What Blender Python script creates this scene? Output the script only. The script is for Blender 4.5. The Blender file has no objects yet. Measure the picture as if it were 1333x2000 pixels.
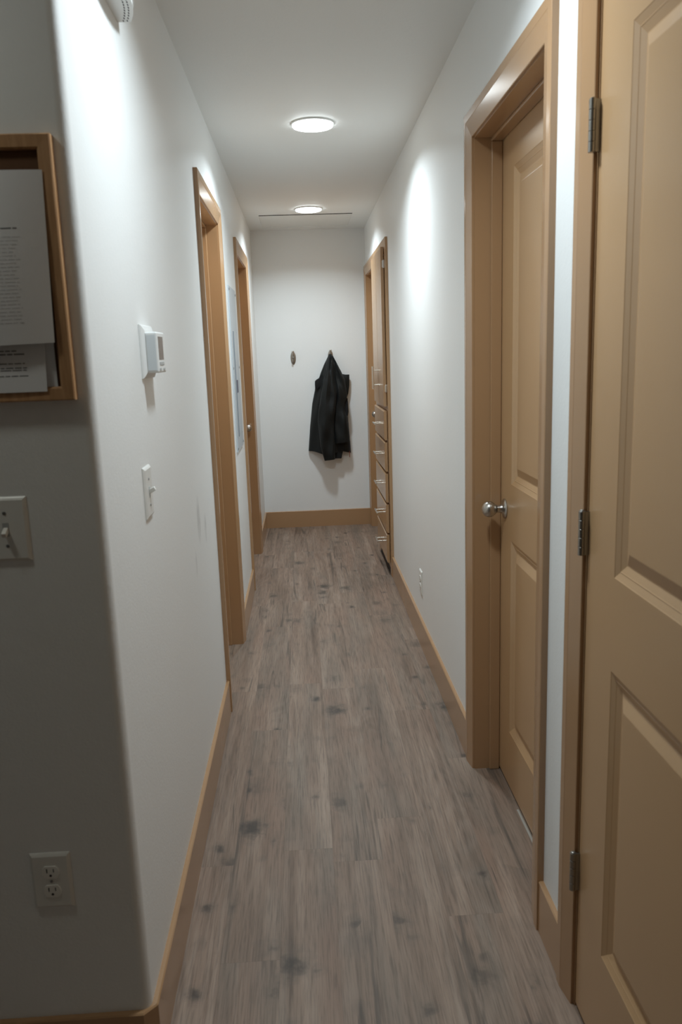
import bpy, bmesh, math, random
from mathutils import Vector, Matrix
random.seed(7)
PI = math.pi
S = bpy.context.scene
COL = S.collection

# ---------------------------------------------------------------- dimensions
XL, XR = -0.367, 0.550          # corridor side walls
YE = 6.691                      # end wall
YF = 1.420                      # wall facing the viewer, left of the corridor mouth
H = 2.44
WT = 0.12                       # wall thickness

# ---------------------------------------------------------------- materials
MATS = {}
def new_mat(name):
    m = bpy.data.materials.new(name); m.use_nodes = True
    nt = m.node_tree
    b = next(n for n in nt.nodes if n.type == 'BSDF_PRINCIPLED')
    MATS[name] = m
    return m, nt, b
def N(nt, t, **kw):
    n = nt.nodes.new(t)
    for k, v in kw.items():
        if k == 'inp':
            for a, c in v.items(): n.inputs[a].default_value = c
        else: setattr(n, k, v)
    return n
def math_n(nt, op, a, b=None, c=None):
    n = nt.nodes.new('ShaderNodeMath'); n.operation = op
    for i, v in enumerate((a, b, c)):
        if v is None: continue
        if isinstance(v, (int, float)): n.inputs[i].default_value = v
        else: nt.links.new(v, n.inputs[i])
    return n.outputs[0]
def ramp(nt, fac, stops):
    r = nt.nodes.new('ShaderNodeValToRGB')
    el = r.color_ramp.elements
    while len(el) < len(stops): el.new(0.5)
    for e, (p, c) in zip(el, stops):
        e.position = p
        e.color = (c, c, c, 1) if isinstance(c, (int, float)) else (*c, 1)
    nt.links.new(fac, r.inputs[0])
    return r.outputs[0]
def mixc(nt, fac, a, b, mode='MIX'):
    n = nt.nodes.new('ShaderNodeMix'); n.data_type = 'RGBA'; n.blend_type = mode
    for v, s in ((fac, n.inputs[0]), (a, n.inputs[6]), (b, n.inputs[7])):
        if isinstance(v, (int, float)): s.default_value = v
        elif isinstance(v, tuple): s.default_value = (*v, 1)
        else: nt.links.new(v, s)
    return n.outputs[2]
def paint(name, col, rough=0.5, bump=0.0, bscale=200, spec=0.5, metal=0.0, var=0.0, coat=0.0):
    m, nt, b = new_mat(name)
    b.inputs['Base Color'].default_value = (*col, 1)
    b.inputs['Roughness'].default_value = rough
    b.inputs['Specular IOR Level'].default_value = spec
    b.inputs['Metallic'].default_value = metal
    b.inputs['Coat Weight'].default_value = coat
    tc = N(nt, 'ShaderNodeTexCoord')
    if var:
        nz = N(nt, 'ShaderNodeTexNoise', inp={'Scale': 3.0, 'Detail': 4})
        nt.links.new(tc.outputs['Object'], nz.inputs['Vector'])
        dark = tuple(c * (1 - var) for c in col); lite = tuple(min(1, c * (1 + var)) for c in col)
        nt.links.new(mixc(nt, nz.outputs[0], dark, lite), b.inputs['Base Color'])
    if bump:
        nz = N(nt, 'ShaderNodeTexNoise', inp={'Scale': bscale, 'Detail': 3, 'Roughness': 0.55})
        nt.links.new(tc.outputs['Object'], nz.inputs['Vector'])
        bp = N(nt, 'ShaderNodeBump', inp={'Strength': bump, 'Distance': 0.002})
        nt.links.new(nz.outputs[0], bp.inputs['Height'])
        nt.links.new(bp.outputs[0], b.inputs['Normal'])
    return m

TAN = (0.435, 0.254, 0.128)
def trim_mat(name, col, rough):
    m, nt, b = new_mat(name)
    tc = N(nt, 'ShaderNodeTexCoord')
    nz = N(nt, 'ShaderNodeTexNoise', inp={'Scale': 2.5, 'Detail': 3})
    nt.links.new(tc.outputs['Object'], nz.inputs['Vector'])
    nt.links.new(mixc(nt, nz.outputs[0], tuple(c * .95 for c in col), tuple(c * 1.05 for c in col)), b.inputs['Base Color'])
    b.inputs['Roughness'].default_value = rough
    b.inputs['Specular IOR Level'].default_value = 0.72
    nz2 = N(nt, 'ShaderNodeTexNoise', inp={'Scale': 90.0, 'Detail': 2})
    nt.links.new(tc.outputs['Object'], nz2.inputs['Vector'])
    bp = N(nt, 'ShaderNodeBump', inp={'Strength': 0.06, 'Distance': 0.001})
    nt.links.new(nz2.outputs[0], bp.inputs['Height']); nt.links.new(bp.outputs[0], b.inputs['Normal'])
    return m
trim_mat('tan_trim_paint', TAN, 0.20)
trim_mat('tan_door_paint', (0.52, 0.318, 0.160), 0.29)
trim_mat('tan_cabinet_paint', (0.46, 0.280, 0.145), 0.22)

def wall_mat(name, col, bump, scuffs=()):
    m, nt, b = new_mat(name)
    tc = N(nt, 'ShaderNodeTexCoord')
    b.inputs['Roughness'].default_value = 0.5
    b.inputs['Specular IOR Level'].default_value = 0.35
    nz = N(nt, 'ShaderNodeTexNoise', inp={'Scale': 1.3, 'Detail': 3})
    nt.links.new(tc.outputs['Object'], nz.inputs['Vector'])
    colr = mixc(nt, nz.outputs[0], tuple(c * .975 for c in col), tuple(min(1, c * 1.02) for c in col))
    if scuffs:                                   # grey rubbed marks, each with its own place on the wall
        sep = N(nt, 'ShaderNodeSeparateXYZ'); nt.links.new(tc.outputs['Object'], sep.inputs[0])
        sn = N(nt, 'ShaderNodeTexNoise', inp={'Scale': 28.0, 'Detail': 4})
        nt.links.new(tc.outputs['Object'], sn.inputs['Vector'])
        for (y, z, ry, rz, k) in scuffs:
            dy = math_n(nt, 'DIVIDE', math_n(nt, 'SUBTRACT', sep.outputs[1], y), ry)
            dz = math_n(nt, 'DIVIDE', math_n(nt, 'SUBTRACT', sep.outputs[2], z), rz)
            r2 = math_n(nt, 'ADD', math_n(nt, 'MULTIPLY', dy, dy), math_n(nt, 'MULTIPLY', dz, dz))
            f = math_n(nt, 'SUBTRACT', 1.0, r2); f = math_n(nt, 'MAXIMUM', f, 0.0)
            f = math_n(nt, 'MULTIPLY', math_n(nt, 'MULTIPLY', f, sn.outputs[0]), k)
            colr = mixc(nt, f, colr, (0.2, 0.19, 0.18))
    nt.links.new(colr, b.inputs['Base Color'])
    v = N(nt, 'ShaderNodeTexNoise', inp={'Scale': 190.0, 'Detail': 2.5, 'Roughness': 0.6})
    nt.links.new(tc.outputs['Object'], v.inputs['Vector'])
    v2 = N(nt, 'ShaderNodeTexNoise', inp={'Scale': 60.0, 'Detail': 2})
    nt.links.new(tc.outputs['Object'], v2.inputs['Vector'])
    h = math_n(nt, 'ADD', v.outputs[0], math_n(nt, 'MULTIPLY', v2.outputs[0], 0.9))
    bp = N(nt, 'ShaderNodeBump', inp={'Strength': bump, 'Distance': 0.0022})
    nt.links.new(h, bp.inputs['Height']); nt.links.new(bp.outputs[0], b.inputs['Normal'])
    return m
WALLC = (0.86, 0.862, 0.846)
wall_mat('white_wall_paint', WALLC, 0.17)
wall_mat('white_wall_paint_scuffed', WALLC, 0.17,
         ((2.62, .92, .045, .09, .55), (2.78, .86, .03, .06, .5), (2.5, .8, .02, .05, .35)))
wall_mat('ceiling_paint', (0.865, 0.872, 0.852), 0.14)
wall_mat('hatch_paint', (0.84, 0.84, 0.81), 0.12)

def floor_mat():
    m, nt, b = new_mat('grey_brown_plank_floor')
    L = nt.links.new
    tc = N(nt, 'ShaderNodeTexCoord')
    sep = N(nt, 'ShaderNodeSeparateXYZ'); L(tc.outputs['Object'], sep.inputs[0])
    x, y = sep.outputs[0], sep.outputs[1]
    W, LEN = 0.1455, 1.22
    u = math_n(nt, 'DIVIDE', math_n(nt, 'SUBTRACT', x, 0.031), W)
    ix = math_n(nt, 'FLOOR', u)
    wn = N(nt, 'ShaderNodeTexWhiteNoise', noise_dimensions='1D'); L(ix, wn.inputs['W'])
    v = math_n(nt, 'ADD', math_n(nt, 'DIVIDE', math_n(nt, 'SUBTRACT', y, 3.59), LEN), math_n(nt, 'MULTIPLY', wn.outputs[0], 7.3))
    iy = math_n(nt, 'FLOOR', v)
    cid = N(nt, 'ShaderNodeCombineXYZ'); L(ix, cid.inputs[0]); L(iy, cid.inputs[1])
    wp = N(nt, 'ShaderNodeTexWhiteNoise', noise_dimensions='3D'); L(cid.outputs[0], wp.inputs['Vector'])
    rnd = wp.outputs[0]
    off = math_n(nt, 'MULTIPLY', rnd, 37.0)
    def coords(sx, sy):
        c = N(nt, 'ShaderNodeCombineXYZ')
        L(math_n(nt, 'MULTIPLY', x, sx), c.inputs[0])
        L(math_n(nt, 'ADD', math_n(nt, 'MULTIPLY', y, sy), off), c.inputs[1])
        L(off, c.inputs[2])
        return c.outputs[0]
    def noise(sx, sy, detail=3, rough=.55, dist=0.0):
        n = N(nt, 'ShaderNodeTexNoise', inp={'Scale': 1.0, 'Detail': detail, 'Roughness': rough, 'Distortion': dist})
        L(coords(sx, sy), n.inputs['Vector']); return n.outputs[0]
    broad = noise(7, 1.0, 3, .5, .8)
    streak = noise(26, .85, 5, .66, .9)
    fine = noise(230, 9, 3, .65)
    # cathedral growth rings: contour lines of a slow, stretched field
    field = noise(4.6, .62, 1.6, .42, 1.0)
    rings = math_n(nt, 'SINE', math_n(nt, 'MULTIPLY', field, 120.0))
    rings = math_n(nt, 'POWER', math_n(nt, 'MULTIPLY_ADD', rings, .5, .5), 2.0)
    ringmask = ramp(nt, noise(5.0, .9, 2, .5), [(.46, 0.0), (.62, 1.0)])
    def knots(sx, sy, seed, smax, smin):
        vor = N(nt, 'ShaderNodeTexVoronoi', feature='F1', inp={'Scale': 1.0, 'Randomness': 1.0})
        kc = N(nt, 'ShaderNodeVectorMath', operation='ADD'); L(coords(sx, sy), kc.inputs[0])
        w1, w2 = noise(34, 22, 3, .6), noise(21, 30, 3, .6)
        wv = N(nt, 'ShaderNodeCombineXYZ'); L(math_n(nt, 'MULTIPLY_ADD', w1, .62, seed), wv.inputs[0]); L(math_n(nt, 'MULTIPLY_ADD', w2, .50, seed * 1.7), wv.inputs[1])
        L(wv.outputs[0], kc.inputs[1]); L(kc.outputs[0], vor.inputs['Vector'])
        pick = N(nt, 'ShaderNodeSeparateColor'); L(vor.outputs['Color'], pick.inputs[0])
        size = math_n(nt, 'MULTIPLY_ADD', pick.outputs[0], smax - smin, smin)
        return math_n(nt, 'SUBTRACT', size, vor.outputs['Distance'])
    kn = math_n(nt, 'MAXIMUM', knots(6.4, 5.2, 3.1, .31, -.12), knots(13.0, 10.0, 11.7, .26, -.20))
    knot = ramp(nt, math_n(nt, 'MULTIPLY', kn, 4.0), [(0.0, 0.0), (0.9, 1.0)])
    halo = ramp(nt, math_n(nt, 'ADD', kn, .16), [(0.0, 0.0), (0.30, 1.0)])
    # long dark mineral cracks
    crack_n = noise(17, .75, 3, .6, 1.6)
    crack = ramp(nt, crack_n, [(.335, 1.0), (.40, 0.0)])
    big = noise(9.0, 1.1, 3, .55)
    base = ramp(nt, math_n(nt, 'MULTIPLY_ADD', streak, .5, math_n(nt, 'MULTIPLY', broad, .5)),
                [(.31, (.128, .084, .058)), (.43, (.222, .152, .109)), (.53, (.288, .203, .149)), (.66, (.385, .288, .220))])
    col = mixc(nt, math_n(nt, 'MULTIPLY', math_n(nt, 'MULTIPLY', rings, ringmask), .24), base, (.385, .310, .250))
    warm = ramp(nt, noise(8.0, 1.4, 3, .5), [(.48, 0.0), (.66, .55)])
    col = mixc(nt, warm, col, (.270, .172, .122))
    grey = ramp(nt, big, [(.46, 0.0), (.68, .50)])
    col = mixc(nt, grey, col, (.175, .146, .116))
    fx = ramp(nt, fine, [(.34, .68), (.50, .95), (.66, 1.05)])
    col = mixc(nt, 1.0, col, fx, 'MULTIPLY')
    tone = N(nt, 'ShaderNodeMapRange', inp={'To Min': .96, 'To Max': 1.05}); L(rnd, tone.inputs[0])
    tcol = N(nt, 'ShaderNodeCombineColor')
    for i in range(3): L(tone.outputs[0], tcol.inputs[i])
    col = mixc(nt, 1.0, col, tcol.outputs[0], 'MULTIPLY')
    col = mixc(nt, math_n(nt, 'MULTIPLY', halo, .46), col, (.100, .083, .068))
    col = mixc(nt, math_n(nt, 'MULTIPLY', crack, .60), col, (.070, .057, .045))
    col = mixc(nt, math_n(nt, 'MULTIPLY', knot, .80), col, (.044, .036, .029))
    # hairline seams between the planks
    fu = math_n(nt, 'FRACT', u); fv = math_n(nt, 'FRACT', v)
    eu = math_n(nt, 'MULTIPLY', math_n(nt, 'MINIMUM', fu, math_n(nt, 'SUBTRACT', 1.0, fu)), W)
    ev = math_n(nt, 'MULTIPLY', math_n(nt, 'MINIMUM', fv, math_n(nt, 'SUBTRACT', 1.0, fv)), LEN)
    e = math_n(nt, 'MINIMUM', eu, ev)
    seam = math_n(nt, 'LESS_THAN', e, 0.0007)
    col = mixc(nt, math_n(nt, 'MULTIPLY', seam, .18), col, (.04, .032, .026))
    L(col, b.inputs['Base Color'])
    b.inputs['Roughness'].default_value = 0.52
    b.inputs['Specular IOR Level'].default_value = 0.34
    bp = N(nt, 'ShaderNodeBump', inp={'Strength': 0.25, 'Distance': 0.0012})
    L(math_n(nt, 'SUBTRACT', math_n(nt, 'ADD', fine, math_n(nt, 'MULTIPLY', streak, .6)), math_n(nt, 'MULTIPLY', seam, .8)), bp.inputs['Height'])
    L(bp.outputs[0], b.inputs['Normal'])
floor_mat()

def metal(name, col, rough):
    m, nt, b = new_mat(name)
    b.inputs['Metallic'].default_value = 1.0
    b.inputs['Base Color'].default_value = (*col, 1)
    tc = N(nt, 'ShaderNodeTexCoord')
    nz = N(nt, 'ShaderNodeTexNoise', inp={'Scale': 120.0, 'Detail': 2})
    nt.links.new(tc.outputs['Object'], nz.inputs['Vector'])
    r = N(nt, 'ShaderNodeMapRange', inp={'To Min': rough * .8, 'To Max': rough * 1.25})
    nt.links.new(nz.outputs[0], r.inputs[0]); nt.links.new(r.outputs[0], b.inputs['Roughness'])
metal('brushed_nickel', (0.50, 0.47, 0.43), 0.30)
metal('satin_nickel_pull', (0.80, 0.76, 0.68), 0.30)
metal('hinge_metal', (0.33, 0.31, 0.28), 0.34)
metal('bronze_nickel', (0.34, 0.31, 0.27), 0.36)
metal('screw_metal', (0.30, 0.30, 0.30), 0.4)
paint('white_plastic', (0.80, 0.80, 0.78), 0.35, var=.02)
paint('thermostat_side_plastic', (0.66, 0.69, 0.70), 0.4, var=.02)
paint('switch_plastic', (0.78, 0.77, 0.73), 0.32, var=.02)
paint('almond_toggle', (0.84, 0.82, 0.77), 0.3, var=.02)
paint('dark_slot', (0.015, 0.015, 0.015), 0.7, var=.1)
paint('hatch_gap_shade', (0.045, 0.040, 0.032), 0.8, var=.5)
paint('lcd_screen', (0.11, 0.075, 0.055), 0.25, var=.08)
paint('grey_button', (0.42, 0.43, 0.42), 0.5, var=.03)
paint('panel_steel_paint', (0.52, 0.555, 0.58), 0.38, bump=.05, var=.03)
paint('panel_edge_steel', (0.26, 0.28, 0.30), 0.4, var=.03)
paint('breaker_label', (0.14, 0.13, 0.16), 0.6, var=.2)
paint('black_bottom_strip', (0.012, 0.010, 0.009), 0.7, var=.2)
paint('threshold_metal', (0.42, 0.39, 0.34), 0.45, metal=.3, var=.1)
paint('paper_white', (0.80, 0.80, 0.81), 0.75, bump=.08, bscale=60, var=.02)
paint('printed_ink', (0.15, 0.15, 0.155), 0.8, var=.2)
paint('faint_ink', (0.56, 0.56, 0.57), 0.8, var=.1)
paint('cork', (0.135, 0.062, 0.026), 0.9, bump=.5, bscale=420, var=.25)
paint('red_zip_cord', (0.30, 0.05, 0.02), 0.5, var=.1)
paint('black_lining_and_shade', (0.0035, 0.0035, 0.004), 0.85, var=.2)  # jacket lining, and the painted shade under the arm

def oak():
    m, nt, b = new_mat('oak_frame_wood')
    tc = N(nt, 'ShaderNodeTexCoord')
    mp = N(nt, 'ShaderNodeMapping'); mp.inputs['Scale'].default_value = (60, 60, 6)
    nt.links.new(tc.outputs['Object'], mp.inputs[0])
    nz = N(nt, 'ShaderNodeTexNoise', inp={'Scale': 2.0, 'Detail': 4})
    nt.links.new(mp.outputs[0], nz.inputs['Vector'])
    c = ramp(nt, nz.outputs[0], [(.3, (.40, .215, .098)), (.7, (.56, .325, .165))])
    nt.links.new(c, b.inputs['Base Color']); b.inputs['Roughness'].default_value = .38
oak()
def fabric():
    m, nt, b = new_mat('black_shell_fabric')
    tc = N(nt, 'ShaderNodeTexCoord')
    nz = N(nt, 'ShaderNodeTexNoise', inp={'Scale': 14.0, 'Detail': 4})
    nt.links.new(tc.outputs['Object'], nz.inputs['Vector'])
    nt.links.new(mixc(nt, nz.outputs[0], (.0042, .0050, .0048), (.0085, .0100, .0095)), b.inputs['Base Color'])
    b.inputs['Roughness'].default_value = .62
    b.inputs['Specular IOR Level'].default_value = .30
    b.inputs['Sheen Weight'].default_value = .03
    b.inputs['Sheen Roughness'].default_value = .5
    n2 = N(nt, 'ShaderNodeTexNoise', inp={'Scale': 38.0, 'Detail': 3})
    nt.links.new(tc.outputs['Object'], n2.inputs['Vector'])
    bp = N(nt, 'ShaderNodeBump', inp={'Strength': .35, 'Distance': .004})
    nt.links.new(n2.outputs[0], bp.inputs['Height']); nt.links.new(bp.outputs[0], b.inputs['Normal'])
fabric()
def emit(name, col, st):
    m, nt, b = new_mat(name)
    b.inputs['Base Color'].default_value = (.85, .85, .85, 1)
    b.inputs['Emission Color'].default_value = (*col, 1)
    b.inputs['Emission Strength'].default_value = st
emit('led_diffuser', (0.90, 0.98, 1.0), 10.0)

# ---------------------------------------------------------------- mesh helpers
def bmnew(): return bmesh.new()
def merge(dst, src, mi=0, M=None):
    if M is not None: src.transform(M)
    vm = [dst.verts.new(v.co) for v in src.verts]
    src.verts.index_update()
    for f in src.faces:
        try:
            nf = dst.faces.new([vm[v.index] for v in f.verts]); nf.material_index = mi; nf.smooth = f.smooth
        except ValueError: pass
    src.free()
def box(bm, x0, x1, y0, y1, z0, z1, bev=0.0, mi=0, seg=2):
    t = bmesh.new()
    bmesh.ops.create_cube(t, size=1.0)
    for v in t.verts:
        v.co = Vector(((x0 + x1) / 2 + v.co.x * (x1 - x0), (y0 + y1) / 2 + v.co.y * (y1 - y0), (z0 + z1) / 2 + v.co.z * (z1 - z0)))
    if bev: bmesh.ops.bevel(t, geom=t.edges[:], offset=bev, segments=seg, profile=.5, affect='EDGES')
    merge(bm, t, mi)
def frame_of(axis):
    a = Vector(axis).normalized()
    b = a.orthogonal().normalized()
    return a, b, a.cross(b)
def lathe(bm, origin, axis, prof, n=28, mi=0, smooth=True, sq=(1, 1), ref=None):
    """prof: (distance along axis, radius); closed by caps"""
    a = Vector(axis).normalized()
    b = Vector(ref).normalized() if ref else a.orthogonal().normalized()
    c = a.cross(b); o = Vector(origin)
    rings = []
    for d, r in prof:
        rings.append([bm.verts.new(o + a * d + b * (r * sq[0] * math.cos(2 * PI * k / n)) + c * (r * sq[1] * math.sin(2 * PI * k / n))) for k in range(n)])
    for i in range(len(rings) - 1):
        for k in range(n):
            f = bm.faces.new((rings[i][k], rings[i][(k + 1) % n], rings[i + 1][(k + 1) % n], rings[i + 1][k])); f.smooth = smooth; f.material_index = mi
    f = bm.faces.new(rings[0][::-1]); f.material_index = mi
    f = bm.faces.new(rings[-1]); f.material_index = mi
def tube(bm, pts, r, n=12, mi=0):
    pts = [Vector(p) for p in pts]; rings = []
    for i, p in enumerate(pts):
        d = (pts[min(i + 1, len(pts) - 1)] - pts[max(i - 1, 0)]).normalized()
        rr = r[i] if isinstance(r, (list, tuple)) else r
        b = d.cross(Vector((0.31, 0.17, 0.93)));
        if b.length < 1e-3: b = d.orthogonal()
        b.normalize(); c = d.cross(b)
        rings.append([bm.verts.new(p + b * rr * math.cos(2 * PI * k / n) + c * rr * math.sin(2 * PI * k / n)) for k in range(n)])
    for i in range(len(rings) - 1):
        for k in range(n):
            f = bm.faces.new((rings[i][k], rings[i][(k + 1) % n], rings[i + 1][(k + 1) % n], rings[i + 1][k])); f.smooth = True; f.material_index = mi
    f = bm.faces.new(rings[0][::-1]); f.material_index = mi; f = bm.faces.new(rings[-1]); f.material_index = mi
def prism(bm, poly, z0, z1, mi=0, smooth_idx=()):
    """poly in XY, extruded along Z"""
    lo = [bm.verts.new((x, y, z0)) for x, y in poly]; hi = [bm.verts.new((x, y, z1)) for x, y in poly]
    n = len(poly)
    for k in range(n):
        f = bm.faces.new((lo[k], lo[(k + 1) % n], hi[(k + 1) % n], hi[k])); f.material_index = mi; f.smooth = k in smooth_idx
    bm.faces.new(lo[::-1]).material_index = mi; bm.faces.new(hi).material_index = mi
def sweep(bm, rings, closed_prof=True, mi=0, caps=True):
    n = len(rings[0]); V = [[bm.verts.new(p) for p in r] for r in rings]
    for i in range(len(V) - 1):
        for k in range(n if closed_prof else n - 1):
            f = bm.faces.new((V[i][k], V[i][(k + 1) % n], V[i + 1][(k + 1) % n], V[i + 1][k])); f.material_index = mi
    if caps and closed_prof:
        bm.faces.new(V[0][::-1]).material_index = mi; bm.faces.new(V[-1]).material_index = mi
def build(name, bm, mats, parent=None, auto_smooth=False):
    bmesh.ops.recalc_face_normals(bm, faces=bm.faces[:])
    for e in bm.edges:
        if len(e.link_faces) == 2 and e.calc_face_angle(0.0) > math.radians(38): e.smooth = False
    me = bpy.data.meshes.new(name); bm.to_mesh(me); bm.free()
    for mm in ([mats] if isinstance(mats, str) else mats): me.materials.append(MATS[mm])
    o = bpy.data.objects.new(name, me); COL.objects.link(o)
    if parent is not None:
        o.parent = parent
        o.matrix_parent_inverse = Matrix.Translation(-WORLD_LOC(parent))
    return o
def WORLD_LOC(o):
    p = Vector(o.location)
    q = o
    while q.parent is not None:
        p = p + q.matrix_parent_inverse.to_translation(); q = q.parent; p = p + Vector(q.location)
    return p
def tag(o, label=None, cat=None, group=None, kind=None):
    if label: o['label'] = label
    if cat: o['category'] = cat
    if group: o['group'] = group
    if kind: o['kind'] = kind
    return o
def thing(name, loc, label, cat, group=None, kind=None):
    o = bpy.data.objects.new(name, None); o.location = loc; o.empty_display_size = .05
    COL.objects.link(o)
    return tag(o, label, cat, group, kind)
def struct(name, bm, mats, label, cat):
    return tag(build(name, bm, mats), label, cat, kind='structure')

# ---------------------------------------------------------------- openings
JT = 0.018                       # jamb board thickness
RV = 0.005                       # reveal between casing and jamb
CW = 0.075                       # casing width
class Op:
    def __init__(s, ya, yb, h): s.ya, s.yb, s.h = ya, yb, h
    def hole(s): return (s.ya + RV - JT, s.yb - RV + JT, s.h - RV + JT)
R1 = Op(1.813, 2.543, 2.080)
R2 = Op(0.690, 1.505, 2.080)
R3 = Op(5.865, 6.585, 2.062)
L1 = Op(3.178, 3.900, 2.062)
L2 = Op(4.917, 5.790, 2.062)
CAB = (5.040, 5.760, 2.062)      # recess for the linen cabinet

def wall_with_holes(x0, x1, y0, y1, holes):
    bm = bmnew(); y = y0
    for (a, b, h) in sorted(holes):
        if a > y: box(bm, x0, x1, y, a, 0, H)
        box(bm, x0, x1, a, b, h, H)
        y = b
    if y < y1: box(bm, x0, x1, y, y1, 0, H)
    return bm
bm = wall_with_holes(XL - WT, XL, YF + .018, YE, [L1.hole(), L2.hole()])
struct('wall_left', bm, 'white_wall_paint_scuffed', 'white textured left wall of the corridor with thermostat and two doors', 'wall')
bm = wall_with_holes(XR, XR + WT, -2.6, YE, [R1.hole(), R2.hole(), R3.hole(), (CAB[0], CAB[1], CAB[2])])
struct('wall_right', bm, 'white_wall_paint', 'white textured right wall of the corridor with doors and built-in cabinet', 'wall')
bm = bmnew(); box(bm, XL - WT, XR + WT, YE, YE + WT, 0, H)
struct('wall_end', bm, 'white_wall_paint', 'white wall closing the far end of the corridor', 'wall')
# front-left wall with its rounded corner
R = 0.018
LAMP_W, LAMP_SPREAD, FILL_W, FILL_S, NEAR_K = 12.9, 147.0, 1.35, 150.0, 0.74
poly = [(-2.9, YF), (XL - R, YF)]
for k in range(1, 9):
    a = PI / 2 * k / 8
    poly.append((XL - R + R * math.sin(a), YF + R - R * math.cos(a)))
poly += [(XL - WT, YF + R), (XL - WT, YF + WT), (-2.9, YF + WT)]
bm = bmnew(); prism(bm, poly, 0, H, smooth_idx=range(1, 9))
struct('wall_front', bm, 'white_wall_paint', 'shaded white wall left of the corridor mouth with rounded corner', 'wall')
bm = bmnew(); box(bm, -2.9 - WT, -2.9, -2.6, YF + WT, 0, H)
struct('wall_side', bm, 'white_wall_paint', 'side wall of the room behind the viewer', 'wall')
bm = bmnew(); box(bm, -2.9 - WT, XR + WT, -2.6 - WT, -2.6, 0, H)
struct('wall_back', bm, 'white_wall_paint', 'back wall of the room behind the viewer', 'wall')
bm = bmnew(); box(bm, -3.1, XR + WT + .35, -2.75, YE + WT, -0.1, 0)
struct('floor', bm, 'grey_brown_plank_floor', 'grey-brown knotty wood plank floor running down the corridor', 'floor')
# ceiling with the attic opening left free
HX0, HX1, HY0, HY1 = -0.262, 0.410, 5.985, 6.545
bm = bmnew()
box(bm, -3.1, XR + WT + .35, -2.75, HY0, H, H + .1)
box(bm, -3.1, HX0, HY0, HY1, H, H + .1)
box(bm, HX1, XR + WT + .35, HY0, HY1, H, H + .1)
box(bm, -3.1, XR + WT + .35, HY1, YE + WT, H, H + .1)
struct('ceiling', bm, 'ceiling_paint', 'smooth off-white ceiling of the corridor', 'ceiling')

# ---------------------------------------------------------------- baseboards
BH, BT = 0.140, 0.0125
def base_profile():               # (out from wall, z)
    return [(0, 0), (BT, 0), (BT, BH - .003), (BT - .003, BH), (0, BH)]
def baseboard(bm, path, normals):
    """path: XY points on the wall line, normals: mitred offset directions"""
    rings = []
    for (x, y), (nx, ny) in zip(path, normals):
        rings.append([Vector((x + nx * o, y + ny * o, z)) for o, z in base_profile()])
    sweep(bm, rings)
t8 = math.tan(PI / 8)
bm = bmnew()
baseboard(bm, [(XL - R, YF), (XL, YF + R), (XL, L1.ya - CW)], [(t8, -1), (1, -t8), (1, 0)])
baseboard(bm, [(XL, L1.yb + CW), (XL, L2.ya - CW)], [(1, 0)] * 2)
baseboard(bm, [(XL, L2.yb + CW), (XL, YE - BT)], [(1, 0)] * 2)
struct('baseboard_left', bm, 'tan_trim_paint', 'tan painted baseboard along the left corridor wall', 'baseboard')
bm = bmnew(); baseboard(bm, [(-2.9, YF), (XL - R, YF)], [(0, -1), (t8, -1)])
struct('baseboard_front', bm, 'tan_trim_paint', 'tan baseboard under the shaded wall at bottom left', 'baseboard')
bm = bmnew()
baseboard(bm, [(XR, R2.yb + CW), (XR, R1.ya - CW)], [(-1, 0)] * 2)
baseboard(bm, [(XR, R1.yb + CW), (XR, CAB[0] - .040)], [(-1, 0)] * 2)
baseboard(bm, [(XR, -2.6), (XR, R2.ya - CW)], [(-1, 0)] * 2)
struct('baseboard_right', bm, 'tan_trim_paint', 'tan painted baseboard along the right corridor wall', 'baseboard')
bm = bmnew(); baseboard(bm, [(XL, YE), (XR, YE)], [(0, -1)] * 2)
struct('baseboard_end', bm, 'tan_trim_paint', 'tan baseboard below the hanging black jacket', 'baseboard')

# ---------------------------------------------------------------- doors
def casing_prof():                # (distance outward from the opening edge, thickness off the wall)
    return [(0, 0), (0, .0066), (.0015, .0078), (.049, .0156), (.0505, .0164), (.073, .0164), (.075, .0149), (.075, 0)]
def casing_mesh(op, xw, s):
    """s = direction from the wall into the corridor"""
    bm = bmnew(); P = casing_prof()
    rings = [[Vector((xw + s * t, op.ya - u, 0)) for u, t in P],
             [Vector((xw + s * t, op.ya - u, op.h + u)) for u, t in P],
             [Vector((xw + s * t, op.yb + u, op.h + u)) for u, t in P],
             [Vector((xw + s * t, op.yb + u, 0)) for u, t in P]]
    sweep(bm, rings)
    return bm
def jamb_mesh(op, xw, s, stop0, stop1):
    bm = bmnew()
    a, b, h = op.ya + RV, op.yb - RV, op.h - RV
    xa, xb = sorted((xw, xw - s * WT))
    box(bm, xa, xb, a - JT, a, 0, h + JT)
    box(bm, xa, xb, b, b + JT, 0, h + JT)
    box(bm, xa, xb, a, b, h, h + JT)
    sa, sb = sorted((xw - s * stop0, xw - s * stop1)); st = .011
    box(bm, sa, sb, a, a + st, 0, h - st, .003)
    box(bm, sa, sb, b - st, b, 0, h - st, .003)
    box(bm, sa, sb, a, b, h - st, h, .003)
    return bm
PANEL_PROF = [(0, 0), (.0015, .0010), (.0130, .0058), (.0145, .0050), (.0160, .0060), (.0290, .0112), (.0310, .0112), (.0330, .0106), (.0560, .0022), (.0580, .0018)]
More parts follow.
